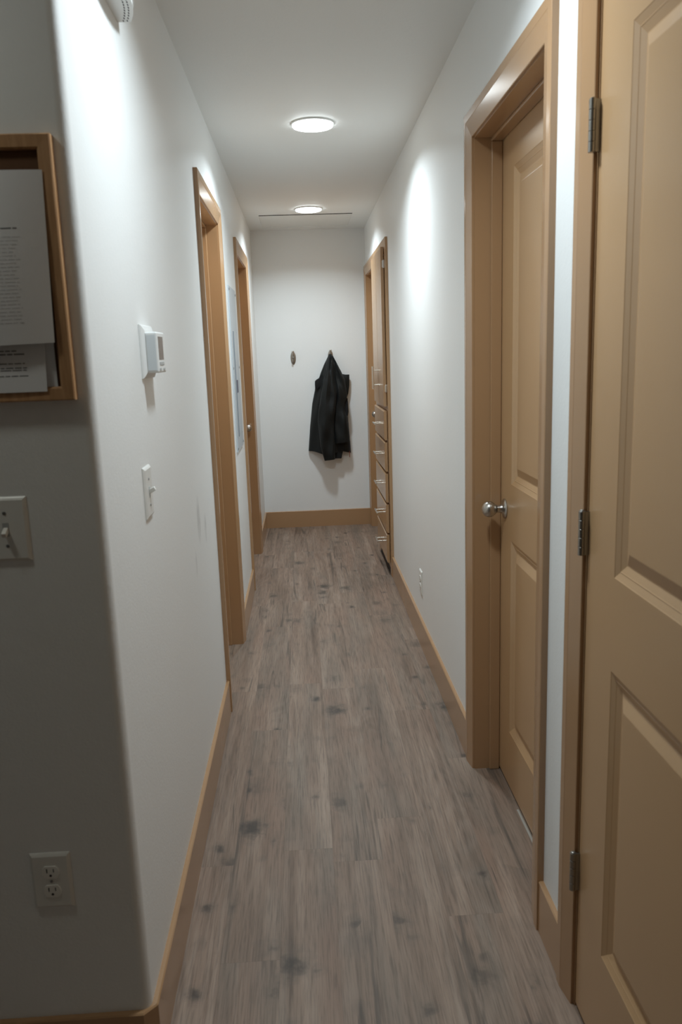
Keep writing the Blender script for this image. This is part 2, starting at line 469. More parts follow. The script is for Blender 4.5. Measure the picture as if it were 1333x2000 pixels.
def leaf_mesh(y0, y1, z0, z1, xf, s, panels, th=.035):
    """moulded door leaf, face at xf looking along +s; panels = (ya, yb, za, zb)"""
    bm = bmnew()
    P = lambda y, z, d: bm.verts.new((xf - s * d, y, z))
    ys = [y0, panels[0][0], panels[0][1], y1]
    zs = sorted(set([z0, z1] + [p[2] for p in panels] + [p[3] for p in panels]))
    g = {(i, j): P(y, z, 0) for i, y in enumerate(ys) for j, z in enumerate(zs)}
    pset = {(p[2], p[3]) for p in panels}
    for i in range(3):
        for j in range(len(zs) - 1):
            c = [g[i, j], g[i + 1, j], g[i + 1, j + 1], g[i, j + 1]]
            if i == 1 and (zs[j], zs[j + 1]) in pset:
                ya, yb, za, zb = ys[1], ys[2], zs[j], zs[j + 1]
                prev = c
                for d, dep in PANEL_PROF[1:]:
                    r = [P(ya + d, za + d, dep), P(yb - d, za + d, dep), P(yb - d, zb - d, dep), P(ya + d, zb - d, dep)]
                    for k in range(4): bm.faces.new((prev[k], prev[(k + 1) % 4], r[(k + 1) % 4], r[k]))
                    prev = r
                bm.faces.new(prev)
            else: bm.faces.new(c)
    bk = [P(y0, z0, th), P(y1, z0, th), P(y1, z1, th), P(y0, z1, th)]
    bm.faces.new(bk)
    nz = len(zs)
    bm.faces.new([g[i, 0] for i in range(4)] + [bk[1], bk[0]])
    bm.faces.new([g[i, nz - 1] for i in range(4)] + [bk[2], bk[3]])
    bm.faces.new([g[0, j] for j in range(nz)] + [bk[3], bk[0]])
    bm.faces.new([g[3, j] for j in range(nz)] + [bk[2], bk[1]])
    return bm
def knob_mesh(x, y, z, s):
    bm = bmnew()
    prof = [(0, .031), (.003, .032), (.006, .030), (.009, .022), (.012, .0145), (.020, .0115), (.028, .0125), (.032, .0165)]
    for k in range(1, 13):
        a = PI * (k / 12.5) ; prof.append((.052 - .0235 * math.cos(a) + .0, max(.0012, .0262 * math.sin(min(PI, a)))))
    prof = sorted([p for p in prof if p[0] <= .034] + [p for p in prof if p[0] > .034], key=lambda p: p[0])
    lathe(bm, (x, y, z), (s, 0, 0), prof, 36)
    return bm
def door(name, op, xw, s, recess, label, knob_y=None, knob_z=.945, hinges=None, stile=.135, zpan=((.245, .855), (1.035, 1.955)), gap0=.012):
    d = thing(name, (xw, (op.ya + op.yb) / 2, 0), label, 'door', kind='structure')
    build('door_casing', casing_mesh(op, xw, s), 'tan_trim_paint', d)
    if recess > .02: st = (recess - .035, recess - .0005)
    else: st = (.0365, .075)
    build('door_jamb', jamb_mesh(op, xw, s, *st), 'tan_trim_paint', d)
    y0, y1 = op.ya + RV + .003, op.yb - RV - .003
    lf = build('door_leaf', leaf_mesh(y0, y1, gap0, op.h - RV - .003, xw - s * recess, s,
               [(y0 + stile, y1 - stile, a, b) for a, b in zpan]), 'tan_door_paint', d)
    if knob_y is not None:
        build('door_knob', knob_mesh(xw - s * recess, knob_y, knob_z, s), 'brushed_nickel', lf)
    if hinges:
        for hz in hinges:
            hb = bmnew(); hy = y1 + .0015; hx = xw + s * .0125
            for k in range(5):                       # five knuckles
                za = hz - .045 + k * .018
                lathe(hb, (hx, hy, za + .0006), (0, 0, 1), [(0, .0063), (.0003, .0066), (.0168, .0066), (.0171, .0063)], 20)
            lathe(hb, (hx, hy, hz + .045), (0, 0, 1), [(0, .0045), (.0015, .0045), (.0025, .003)], 16)
            box(hb, *sorted((hx, xw - s * .024)), hy - .0044, hy - .0016, hz - .044, hz + .044)
            box(hb, *sorted((xw + s * .0005, xw - s * .024)), hy + .0008, hy + .0028, hz - .044, hz + .044)
            build('hinge', hb, 'hinge_metal', d)
    return d
door('door_1', R1, XR, -1, .085, 'closed tan two-panel door with round nickel knob, right wall, recessed in its frame', knob_y=R1.yb - RV - .003 - .062, zpan=((.205, .855), (1.035, 1.965)))
door('door_2', R2, XR, -1, .001, 'nearest tan two-panel door with three exposed hinges, right edge', hinges=(1.835, 1.088, .340))
door('door_3', R3, XR, -1, .085, 'tan door with small round knob in the far right corner, beyond the drawers', knob_y=R3.yb - RV - .003 - .062, knob_z=.955)
door('door_4', L1, XL, 1, .085, 'recessed tan doorway on the left wall between switch and grey panel')
door('door_5', L2, XL, 1, .085, 'tan door with round knob on the left wall, beyond the grey panel', knob_y=L2.yb - RV - .003 - .064, knob_z=.950)
# pale metal threshold strip under door_1's leaf
bm = bmnew(); box(bm, XR + .0765, XR + .0835, R1.ya + RV + .012, 2.27, .0002, .0030, .001)
struct('trim_1', bm, 'threshold_metal', 'thin pale threshold strip under the recessed right-hand door', 'threshold')

# ---------------------------------------------------------------- ceiling lights
def ceiling_light(y, label, x=.093, power=LAMP_W, spread=LAMP_SPREAD, col=(0.815, 0.95, 1.03)):
    r = .0925
    t = thing('ceiling_light', (x, y, H), label, 'ceiling light', 'flush round LED ceiling lights')
    b1 = bmnew(); lathe(b1, (x, y, H), (0, 0, -1), [(0, r), (.001, r + .001), (.006, r + .001), (.0075, r - .002)], 56)
    build('trim_ring', b1, 'white_plastic', t)
    b2 = bmnew(); lathe(b2, (x, y, H - .0070), (0, 0, -1), [(0, r - .0030), (.0045, r - .0032), (.0075, r - .0055), (.0092, r - .012), (.0100, r - .04), (.0105, .01)], 56)
    df = build('diffuser', b2, 'led_diffuser', t)
    ld = bpy.data.lights.new('led_source', 'AREA'); ld.shape = 'DISK'; ld.size = 2 * r - .012
    ld.energy = power; ld.color = col; ld.spread = math.radians(spread)
    lo = bpy.data.objects.new('led_source', ld); COL.objects.link(lo)
    lo.parent = t; lo.location = (0, 0, -.0190)
    return t
ceiling_light(1.68, 'flush round LED ceiling light nearest the viewer, above the thermostat', power=LAMP_W * NEAR_K)
ceiling_light(3.715, 'lit round ceiling light nearer the viewer, large white disc near the top')
ceiling_light(5.765, 'lit round ceiling light farther away, just before the attic hatch')
ceiling_light(1.02, 'added dim round fill light, unseen, left of the corridor mouth', x=-0.95, power=FILL_W, spread=FILL_S, col=(.95, .985, .86))  # unseen fill lamp, added to brighten the front-left wall

# ---------------------------------------------------------------- attic hatch
t = thing('attic_hatch', ((HX0 + HX1) / 2, (HY0 + HY1) / 2, H), 'rectangular painted hatch panel in the ceiling behind the far light', 'ceiling hatch')
bm = bmnew(); box(bm, HX0 + .0004, HX1 - .0004, HY0 + .009, HY1 - .0004, H + .0035, H + .020)
build('hatch_panel', bm, 'hatch_paint', t)
bm = bmnew(); box(bm, HX0 + .0005, HX1 - .0005, HY0 + .0005, HY0 + .0085, H - .0036, H + .016)  # dark strip stands in for the shade in the panel's near gap
build('gap_shade', bm, 'hatch_gap_shade', t)

# ---------------------------------------------------------------- door chime (upper left)
t = thing('door_chime', (XL, 1.80, 2.17), 'white plastic box with two rows of slots underneath, high on left wall', 'chime')
bm = bmnew()
def chime_plan(inset=0.0, e=0.0):
    pts = [(XL, 1.912 - e)]
    n = 18
    for k in range(n + 1):
        yy = (1.912 - e) + ((1.672 + e) - (1.912 - e)) * k / n
        q = (k / n - .5) * 2
        pts.append((XL + .034 + .022 * (1 - q * q) - inset, yy))
    pts.append((XL, 1.672 + e))
    return pts
prism(bm, chime_plan(.0045, .001), 2.1715, 2.190, smooth_idx=range(1, 19))
prism(bm, chime_plan(.0015, .0006), 2.190, 2.205, smooth_idx=range(1, 19))
prism(bm, chime_plan(0, 0), 2.205, 2.330, smooth_idx=range(1, 19))
build('chime_cover', bm, 'white_plastic', t)
bm = bmnew()
for row, ins in enumerate((.012, .0205)):
    P = chime_plan(ins + .002, 0)[1:-1]
    for k in range(18):
        f = .035 + .93 * k / 17
        i = min(int(f * 18), 17); w = f * 18 - i
        x = P[i][0] + (P[i + 1][0] - P[i][0]) * w; y = P[i][1] + (P[i + 1][1] - P[i][1]) * w
        box(bm, x - .0010, x + .0010, y - .0036, y + .0036, 2.1708, 2.1720)
build('vent_slots', bm, 'dark_slot', t)

# ---------------------------------------------------------------- thermostat
t = thing('thermostat', (XL, 1.928, 1.47), 'white thermostat with brown display on the left wall', 'thermostat')
bm = bmnew()
def plate_rings(bm, y0, y1, z0, z1, prof, s, xw, mi=0):
    """bevelled plate: prof = (inset, height off the wall)"""
    rings = []
    for ins, hh in prof:
        rings.append([Vector((xw + s * hh, y0 + ins, z0 + ins)), Vector((xw + s * hh, y1 - ins, z0 + ins)),
                      Vector((xw + s * hh, y1 - ins, z1 - ins)), Vector((xw + s * hh, y0 + ins, z1 - ins))])
    sweep(bm, rings, mi=mi)
plate_rings(bm, 1.860, 1.996, 1.410, 1.532, [(0, -.0005), (0, .003), (.002, .006), (.010, .010), (.013, .0115)], 1, XL)
build('base_plate', bm, 'white_plastic', t)
bm = bmnew(); box(bm, XL + .010, XL + .0385, 1.875, 1.972, 1.422, 1.515, .004, seg=3)
body = build('housing', bm, 'white_plastic', t)
bm = bmnew(); box(bm, XL + .014, XL + .034, 1.8744, 1.8765, 1.428, 1.508)
build('side_panel', bm, 'thermostat_side_plastic', body)
bm = bmnew(); box(bm, XL + .0375, XL + .0390, 1.886, 1.946, 1.452, 1.5045)
tag(build('display', bm, 'lcd_screen', t), 'dark brown display')
for (z0, z1, ya, yb) in ((1.439, 1.447, 1.888, 1.944), (1.427, 1.433, 1.882, 1.904), (1.427, 1.433, 1.930, 1.952)):
    bm = bmnew(); box(bm, XL + .0372, XL + .0395, ya, yb, z0, z1, .0008)
    build('button', bm, 'grey_button', t)

# ---------------------------------------------------------------- switches and outlets
def wall_frame(kind, base):
    """returns a matrix: local x along the wall, y off the wall, z up"""
    if kind == 'left': return Matrix(((0, 1, 0, XL), (1, 0, 0, base[0]), (0, 0, 1, base[1]), (0, 0, 0, 1)))
    if kind == 'right': return Matrix(((0, -1, 0, XR), (1, 0, 0, base[0]), (0, 0, 1, base[1]), (0, 0, 0, 1)))
    if kind == 'front': return Matrix(((1, 0, 0, base[0]), (0, -1, 0, YF), (0, 0, 1, base[1]), (0, 0, 0, 1)))
def lplate(bm, w, h, th=.006, bev=.006):
    rings = []
    for ins, hh in ((0, 0), (0, .0015), (bev * .4, th * .62), (bev, th)):
        rings.append([Vector((x, hh, z)) for x, z in ((-w / 2 + ins, -h / 2 + ins), (w / 2 - ins, -h / 2 + ins), (w / 2 - ins, h / 2 - ins), (-w / 2 + ins, h / 2 - ins))])
    sweep(bm, rings)
def xf(bm, M): bm.transform(M); return bm
def light_switch(M, loc, label, up):
    t = thing('light_switch', loc, label, 'light switch')
    bm = bmnew(); lplate(bm, .079, .118); build('face_plate', xf(bm, M), 'switch_plastic', t)
    bm = bmnew(); box(bm, -.0055, .0055, .0045, .0066, -.0125, .0125); build('toggle_slot', xf(bm, M), 'grey_button', t)
    bm = bmnew()
    sg = 1 if up else -1
    T = Matrix.Translation((0, .004, 0)) @ Matrix.Rotation(math.radians(28 * sg), 4, 'X')
    tb = bmesh.new(); box(tb, -.0042, .0042, 0, .0175, -.0048, .0048, .0012); tb.transform(T); merge(bm, tb)
    build('toggle', xf(bm, M), 'almond_toggle', t)
    for sz in (.030, -.030):
        bm = bmnew(); lathe(bm, (0, .0055, sz), (0, 1, 0), [(0, .0032), (.0012, .0032), (.0018, .002)], 16)
        build('screw', xf(bm, M), 'screw_metal', t)
light_switch(wall_frame('left', (1.812, 1.155)), (XL, 1.812, 1.155), 'white toggle light switch on the bright left wall below the thermostat', True)
light_switch(wall_frame('front', (-.542, 1.162)), (-.542, YF, 1.162), 'toggle light switch on the shaded wall below the bulletin board', False)
def outlet(M, loc, label):
    t = thing('power_outlet', loc, label, 'power outlet')
    bm = bmnew(); lplate(bm, .078, .120); build('face_plate', xf(bm, M), 'switch_plastic', t)
    for sz in (.0205, -.0205):
        bm = bmnew()
        pts = []
        for k in range(28):
            a = 2 * PI * k / 28
            pts.append((.0172 * math.cos(a), max(-.0135, min(.0135, .0172 * math.sin(a)))))
        lo = [bm.verts.new((x, .005, z + sz)) for x, z in pts]; hi = [bm.verts.new((x * .97, .0078, z * .97 + sz)) for x, z in pts]
        for k in range(28): bm.faces.new((lo[k], lo[(k + 1) % 28], hi[(k + 1) % 28], hi[k]))
        bm.faces.new(hi); bm.faces.new(lo[::-1])
        sk = build('socket', xf(bm, M), 'almond_toggle', t)
        bm = bmnew()
        box(bm, -.0075, -.0055, .0072, .0081, sz - .0005, sz + .0085); box(bm, .0055, .0072, .0072, .0081, sz + .0005, sz + .008)
        lathe(bm, (0, .0072, sz - .0065), (0, 1, 0), [(0, .0026), (.0009, .0026)], 14)
        build('slots', xf(bm, M), 'dark_slot', sk)
    bm = bmnew(); lathe(bm, (0, .0055, 0), (0, 1, 0), [(0, .003), (.0012, .003), (.0018, .002)], 16)
    build('screw', xf(bm, M), 'screw_metal', t)
outlet(wall_frame('front', (-.535, .452)), (-.535, YF, .452), 'duplex power outlet low on the shaded wall, bottom left')
outlet(wall_frame('right', (3.775, .325)), (XR, 3.775, .325), 'white power outlet low on the right wall past the recessed door')

# ---------------------------------------------------------------- breaker panel
t = thing('breaker_panel', (XL, 4.455, 1.385), 'flat grey steel electrical panel cover between the two left doors', 'electrical panel')
PX = XL
bm = bmnew(); plate_rings(bm, 4.250, 4.660, .950, 1.820, [(0, -.0005), (0, .006), (.002, .0075)], 1, PX)
cov = build('cover', bm, ['panel_steel_paint'], t)
bm = bmnew()
box(bm, PX + .0070, PX + .0092, 4.366, 4.616, 1.030, 1.585, .0008)
pd = build('panel_door', bm, 'panel_steel_paint', t)
bm = bmnew()
box(bm, PX + .0072, PX + .0120, 4.354, 4.3655, 1.026, 1.589); box(bm, PX + .0072, PX + .0086, 4.6165, 4.6195, 1.026, 1.589)
tag(build('door_edge', bm, 'panel_edge_steel', pd), 'darker grey door edge')
bm = bmnew(); box(bm, PX + .0085, PX + .0145, 4.380, 4.432, 1.262, 1.330, .001)
build('latch', bm, 'breaker_label', pd)
for (y, z) in ((4.268, 1.80), (4.645, 1.795), (4.268, 1.395), (4.645, 1.395), (4.268, .968), (4.645, .972)):
    bm = bmnew(); lathe(bm, (PX + .0070, y, z), (1, 0, 0), [(0, .0068), (.002, .0068), (.0032, .004)], 16)
    build('screw', bm, 'screw_metal', t)

# ---------------------------------------------------------------- bulletin board and notices
BX0, BX1, BZ0, BZ1 = -1.06, -.3935, 1.3885, 1.819
t = thing('bulletin_board', ((BX0 + BX1) / 2, YF, (BZ0 + BZ1) / 2), 'wood-framed cork bulletin board on the shaded wall, papers pinned inside', 'bulletin board')
FW, FD = .0235, .019
bm = bmnew()
prof = [(0, 0), (0, FD - .002), (.002, FD), (FW - .003, FD - .001), (FW, FD - .005), (FW, 0)]      # (inwards, off wall)
def fr(ax, az, sx, sz): return [Vector((ax + sx * u, YF - h_, az + sz * u)) for u, h_ in prof]
rings = [fr(BX0, BZ0, 1, 1), fr(BX1, BZ0, -1, 1), fr(BX1, BZ1, -1, -1), fr(BX0, BZ1, 1, -1), fr(BX0, BZ0, 1, 1)]
sweep(bm, rings, caps=False)
bmesh.ops.remove_doubles(bm, verts=bm.verts[:], dist=1e-6)
build('board_frame', bm, 'oak_frame_wood', t)
bm = bmnew(); box(bm, BX0 + FW, BX1 - FW, YF - .008, YF, BZ0 + FW, BZ1 - FW)
build('cork_sheet', bm, 'cork', t)
def sheet(name, x0, x1, z0, z1, yfun, label, inks=(), skew=0.0, nx=26, nz=30, group=None, skew_top=0.0):
    bm = bmnew(); TH = .00035
    def pt(u, v, off):
        x = x0 + (x1 - x0) * u + skew * (1 - v); z = z0 + (z1 - z0) * v + skew_top * u
        return Vector((x, yfun(u, v) - off, z))
    for side in (0, 1):
        g = [[bm.verts.new(pt(i / nx, j / nz, TH * side)) for j in range(nz + 1)] for i in range(nx + 1)]
        for i in range(nx):
            for j in range(nz):
                q = (g[i][j], g[i + 1][j], g[i + 1][j + 1], g[i][j + 1])
                f = bm.faces.new(q if side else q[::-1]); f.smooth = True
        if side == 0: g0 = g
    for i in range(nx):
        bm.faces.new((g0[i][0], g0[i + 1][0], g[i + 1][0], g[i][0])); bm.faces.new((g0[i][nz], g[i][nz], g[i + 1][nz], g0[i + 1][nz]))
    for j in range(nz):
        bm.faces.new((g0[0][j], g[0][j], g[0][j + 1], g0[0][j + 1])); bm.faces.new((g0[nx][j], g0[nx][j + 1], g[nx][j + 1], g[nx][j]))
    for (ua, ub, v, hh, mi) in inks:                 # blurred lines of print, broken into words
        u = ua
        while u < ub:
            w = min(random.uniform(.03, .085), ub - u)
            if w > .008:
                a = [bm.verts.new(pt(uu, vv, TH + .00025)) for uu, vv in ((u, v), (u + w, v), (u + w, v + hh), (u, v + hh))]
                f = bm.faces.new(a); f.material_index = mi
            u += w + .010
    me = build(name, bm, ['paper_white', 'printed_ink', 'faint_ink'])
    return tag(me, label, 'paper', group)
def y_back(u, v): return YF - .0100 - .0015 * u
def y_low(u, v): return YF - .0165 - .003 * math.sin(PI * u) - .004 * (1 - v) * u
def y_top(u, v): return YF - .0196 - .0215 * math.sin(PI * min(1, max(0, u)) ** 1.25) * (.55 + .45 * math.sin(2.6 * v + .4)) - .006 * (1 - v) * u ** 3
body_lines = [(.08, random.choice((.78, .80, .82, .79)), .62 - .0215 * k, .0040, 2) for k in range(24)]
sheet('paper_notice', -.630, -.4105, 1.480, 1.7565, y_top, 'upper white printed sheet on the bulletin board, curling over the frame',
      inks=[(.35, .80, .668, .0075, 1)] + body_lines, skew=-.006, skew_top=.006)
sheet('paper_notice', -.650, -.4365, 1.4045, 1.500, y_low, 'lower white sheet with dark print peeking out under the upper sheet',
      inks=[(.40, .78, .72, .022, 1), (.40, .85, .66, .024, 1), (.40, .84, .50, .018, 1), (.40, .86, .42, .020, 1), (.40, .85, .38, .018, 1), (.40, .86, .28, .018, 1)], skew=-.002)
sheet('paper_notice', -.640, -.4225, 1.4105, 1.4900, y_back, 'hindmost blank white sheet edge at the lower right of the bulletin board', nz=8)

# ---------------------------------------------------------------- built-in linen cabinet
CF = XR - .016                   # face of the frame
t = thing('linen_cabinet', (XR, 5.395, 0), 'tan built-in cabinet with tall doors above five drawers, far right wall', 'cabinet')
bm = bmnew()
y0, y1, zt = 5.000, 5.788, 2.137
box(bm, CF, XR + .003, y0, y0 + .075, 0, zt, .0015)
box(bm, CF, XR + .003, y1 - .075, y1, 0, zt, .0015)
box(bm, CF, XR + .003, y0 + .075, y1 - .075, zt - .075, zt, .0015)
box(bm, CF, XR + .003, y0 + .075, y1 - .075, 1.075, 1.125)
for k in range(1, 5): box(bm, CF, XR + .003, y0 + .075, y1 - .075, 1.085 - .2035 * k - .012, 1.085 - .2035 * k + .026)
box(bm, CF, XR + .003, y0 + .075, y1 - .075, .048, .075)
# carcass behind the frame
cx1 = XR + .45
box(bm, XR + .003, cx1, CAB[0] + .002, CAB[0] + .018, .0, CAB[2] - .004)
box(bm, XR + .003, cx1, CAB[1] - .018, CAB[1] - .002, .0, CAB[2] - .004)
box(bm, cx1, cx1 + .012, CAB[0] + .002, CAB[1] - .002, 0, CAB[2] - .004)
box(bm, XR + .003, cx1, CAB[0] + .018, CAB[1] - .018, CAB[2] - .020, CAB[2] - .004)
box(bm, XR + .003, cx1, CAB[0] + .018, CAB[1] - .018, 1.085, 1.103)
build('cabinet_frame', bm, 'tan_cabinet_paint', t)
bm = bmnew(); box(bm, CF + .0005, XR + .003, y0 + .0755, y1 - .0755, 0.0, .0475)  # plain black strip across the frame bottom, below the drawers
tag(build('bottom_strip', bm, 'black_bottom_strip', t), 'black strip under the lowest drawer')
DY0, DY1 = 5.064, 5.728
DF = CF - .0215                  # outer face of doors and drawer fronts
def bevel_front(bm, ya, yb, za, zb, bv=.007):
    P = lambda y, z, x: bm.verts.new((x, y, z))
    a = [P(ya, za, CF - .0032), P(yb, za, CF - .0032), P(yb, zb, CF - .0032), P(ya, zb, CF - .0032)]
    b = [P(ya, za, DF + bv * .75), P(yb, za, DF + bv * .75), P(yb, zb, DF + bv * .75), P(ya, zb, DF + bv * .75)]
    c = [P(ya + bv, za + bv, DF), P(yb - bv, za + bv, DF), P(yb - bv, zb - bv, DF), P(ya + bv, zb - bv, DF)]
    for r, q in ((a, b), (b, c)):
        for k in range(4): bm.faces.new((r[k], r[(k + 1) % 4], q[(k + 1) % 4], q[k]))
    bm.faces.new(c); bm.faces.new(a[::-1])
def bar_pull(c, axis, length, posts):
    bm = bmnew(); a = Vector(axis); c = Vector(c)
    tube(bm, [c - a * length / 2, c + a * length / 2], .0056, 14)
    for sgn in (-1, 1):
        p = c + a * (sgn * posts / 2)
        tube(bm, [p, Vector((DF + .0004, p.y, p.z))], .0042, 12)
    return bm
zd0, zd1 = 1.112, 2.086
ym = (DY0 + DY1) / 2
for (ya, yb, hy) in ((DY0, ym - .0025, ym - .030), (ym + .0025, DY1, ym + .030)):
    bm = bmnew(); bevel_front(bm, ya, yb, zd0, zd1, .003)
    dr = build('cabinet_door', bm, 'tan_cabinet_paint', t)
    build('bar_handle', bar_pull((DF - .036, hy, 1.285), (0, 0, 1), .150, .096), 'satin_nickel_pull', dr)
    for (yy, zz) in ((ya + .03, zd0 + .02), (yb - .03, zd0 + .02), (ya + .03, zd1 - .02), (yb - .03, zd1 - .02)):
        bm = bmnew(); box(bm, CF - .0033, CF, yy - .004, yy + .004, zz - .004, zz + .004)
        build('bumper', bm, 'grey_button', dr)
    edge = DY0 if ya == DY0 else DY1
    sg = -1 if ya == DY0 else 1
    for hz in (1.985, 1.225):
        bm = bmnew()
        box(bm, CF - .0105, CF - .0003, *sorted((edge + sg * .0005, edge + sg * .011)), hz - .024, hz + .024, .002)
        lathe(bm, (CF - .009, edge + sg * .005, hz - .020), (0, 0, 1), [(0, .005), (.040, .005)], 14)
        build('hinge', bm, 'white_plastic' if hz > 1.5 else 'satin_nickel_pull', dr)
for k in range(5):
    zt_ = 1.085 - .2035 * k
    bm = bmnew(); bevel_front(bm, DY0, DY1, zt_ - .1895, zt_, .007)
    dw = build('drawer', bm, 'tan_cabinet_paint', t)
    build('bar_pull', bar_pull((DF - .036, ym, zt_ - .105), (0, 1, 0), .150, .096), 'satin_nickel_pull', dw)

# ---------------------------------------------------------------- coat hooks
def coat_hook(x, z, label):
    t = thing('coat_hook', (x, YE, z), label, 'coat hook')
    bm = bmnew()
    lathe(bm, (x, YE, z), (0, -1, 0), [(-.0005, .053), (.002, .054), (.005, .052), (.0075, .044), (.009, .030), (.0095, .005)], 40, sq=(1, .40), ref=(0, 0, 1))
    build('back_plate', bm, 'bronze_nickel', t)
    bm = bmnew()
    tube(bm, [(x, YE - .007, z + .004), (x, YE - .026, z + .006), (x, YE - .040, z + .020), (x, YE - .043, z + .038), (x, YE - .041, z + .050)], [.008, .0075, .007, .0075, .009], 16)
    tube(bm, [(x, YE - .007, z - .012), (x, YE - .022, z - .024), (x, YE - .034, z - .026), (x, YE - .042, z - .014), (x, YE - .043, z - .006)], [.0065, .006, .006, .0065, .0075], 16)
    lathe(bm, (x, YE - .0405, z + .050), (0, 0, 1), [(-.006, .006), (-.003, .0098), (.002, .0108), (.006, .009), (.0085, .004)], 20)
    build('hook', bm, 'brushed_nickel', t)
    for sz in (.028, -.038):
        bm = bmnew(); lathe(bm, (x, YE - .0075, z + sz), (0, -1, 0), [(0, .0042), (.0018, .0042), (.003, .002)], 14)
        build('screw', bm, 'screw_metal', t)
coat_hook(-.067, 1.430, 'empty oval nickel coat hook on the end wall, left of the jacket')
coat_hook(.242, 1.430, 'oval nickel coat hook on the end wall holding the black jacket')

# ---------------------------------------------------------------- jacket
def interp(tab, z):
    tab = sorted(tab)
    if z <= tab[0][0]: return tab[0][1]
    for (a, va), (b, vb) in zip(tab, tab[1:]):
        if z <= b: return va + (vb - va) * (z - a) / (b - a)
    return tab[-1][1]
JL = [(1.452, .229), (1.437, .222), (1.40, .203), (1.372, .187), (1.30, .155), (1.256, .139), (1.246, .118), (1.235, .104), (1.173, .104), (1.05, .075), (.856, .049), (.655, .029), (.60, .026)]
JR = [(1.452, .252), (1.437, .261), (1.40, .276), (1.357, .294), (1.317, .323), (1.283, .336), (1.20, .361), (1.10, .367), (.96, .369), (.74, .382), (.635, .388), (.60, .389)]
apex = Vector((.242, 0, 1.50))
def jacket_body():
    bm = bmnew(); NS, NZ = 46, 56
    rings = []
    for j in range(NZ + 1):
        v = j / NZ; z = 1.452 - (1.452 - .645) * v
        xl, xr = interp(JL, z), interp(JR, z)
        D = .048 + .055 * min(1, v * 2.2) - .012 * v
        ring = []
        for i in range(NS + 1):                       # front, left to right
            s = i / NS; x = xl + (xr - xl) * s
            ang = (x - apex.x) / max(.03, apex.z - z)
            fold = .0085 * math.sin(ang * 46 + 1.3) * min(1, v * 3) + .005 * math.sin(ang * 23 + z * 5) + .003 * math.sin(x * 80 + z * 11)
            d = .012 + D * (math.sin(PI * s) ** .55) + fold * math.sin(PI * s) ** .4
            dz = (.012 * math.sin(s * 9 + 1.0) - .012 * s) * v ** 6
            ring.append(Vector((x, YE - max(d, .012), z + dz)))
        for i in range(NS - 1, 0, -1):                # back, hanging by the wall
            s = i / NS; x = xl + (xr - xl) * s
            dz = (.012 * math.sin(s * 9 + 1.0) - .012 * s) * v ** 6
            ring.append(Vector((x, YE - .0075, z + dz)))
        rings.append(ring)
    V = [[bm.verts.new(p) for p in r] for r in rings]; n = len(V[0])
    for j in range(NZ):
        for k in range(n):
            f = bm.faces.new((V[j][k], V[j][(k + 1) % n], V[j + 1][(k + 1) % n], V[j + 1][k])); f.smooth = True
    f = bm.faces.new(V[0]); f.smooth = True
    # turn the hem up inside: short inner return so the bottom reads as an opening
    ctr = sum((p for p in rings[-1]), Vector()) / n
    inner = [bm.verts.new(p + (ctr - p) * .10 + Vector((0, 0, .012))) for p in rings[-1]]
    for k in range(n): bm.faces.new((V[-1][k], V[-1][(k + 1) % n], inner[(k + 1) % n], inner[k]))
    f = bm.faces.new(inner[::-1]); f.material_index = 1
    return bm
def sleeve(path, n=30, seed=0.0, amp=.0055, cuff=True):
    """path rows: (z, xl, xr, y centre, half depth, tilt of the ring)"""
    bm = bmnew(); path = sorted(path, reverse=True); NZ = 44
    rows = []
    zs = [p[0] for p in path]
    for j in range(NZ + 1):
        z = zs[0] + (zs[-1] - zs[0]) * j / NZ
        g = lambda q: interp([(p[0], p[q]) for p in path], z)
        xl, xr, yc, hd, tl = (g(q) for q in (1, 2, 3, 4, 5))
        r = []
        for k in range(n):
            a = 2 * PI * k / n
            ca, sa = math.cos(a), math.sin(a)
            ca_ = math.copysign(abs(ca) ** .85, ca); sa_ = math.copysign(abs(sa) ** .85, sa)
            x = (xl + xr) / 2 + (xr - xl) / 2 * ca_
            w = amp * math.sin(a * 3 + z * 17 + seed) + amp * .8 * math.sin(a * 2 - z * 33 + seed * 2) + amp * 1.3 * math.sin((x - apex.x) / max(.05, apex.z - z) * 38 + seed)
            y = yc - (hd + w) * sa_
            zz = z + tl * ca_ * 1.0
            r.append(Vector((x, min(y, YE - .015), zz)))
        rows.append(r)
    V = [[bm.verts.new(p) for p in r] for r in rows]
    for j in range(NZ):
        for k in range(n):
            f = bm.faces.new((V[j][k], V[j][(k + 1) % n], V[j + 1][(k + 1) % n], V[j + 1][k])); f.smooth = True
    bm.faces.new(V[0])
    last = rows[-1]; c = sum(last, Vector()) / n
    inn = [bm.verts.new(c + (p - c) * .90) for p in last]
    deep = [bm.verts.new(c + (p - c) * .82 + Vector((0, 0, .10))) for p in last]
    for k in range(n):
        bm.faces.new((V[-1][k], V[-1][(k + 1) % n], inn[(k + 1) % n], inn[k]))
        f = bm.faces.new((inn[k], inn[(k + 1) % n], deep[(k + 1) % n], deep[k])); f.material_index = 1
    f = bm.faces.new(deep); f.material_index = 1
    return bm
jk = tag(build('jacket', jacket_body(), ['black_shell_fabric', 'black_lining_and_shade']), 'black hooded rain jacket hanging from the hook on the end wall', 'jacket')
B = YE - .012
build('sleeve', sleeve([(1.425, .222, .262, B - .062, .022, 0), (1.30, .192, .270, B - .090, .034, 0), (1.14, .152, .283, B - .108, .042, 0),
                        (1.00, .124, .266, B - .112, .044, 0), (.92, .114, .252, B - .112, .044, 0), (.80, .120, .247, B - .108, .042, 0),
                        (.69, .129, .249, B - .104, .040, .002), (.585, .158, .248, B - .098, .034, .006)], seed=.4), ['black_shell_fabric', 'black_lining_and_shade'], jk)
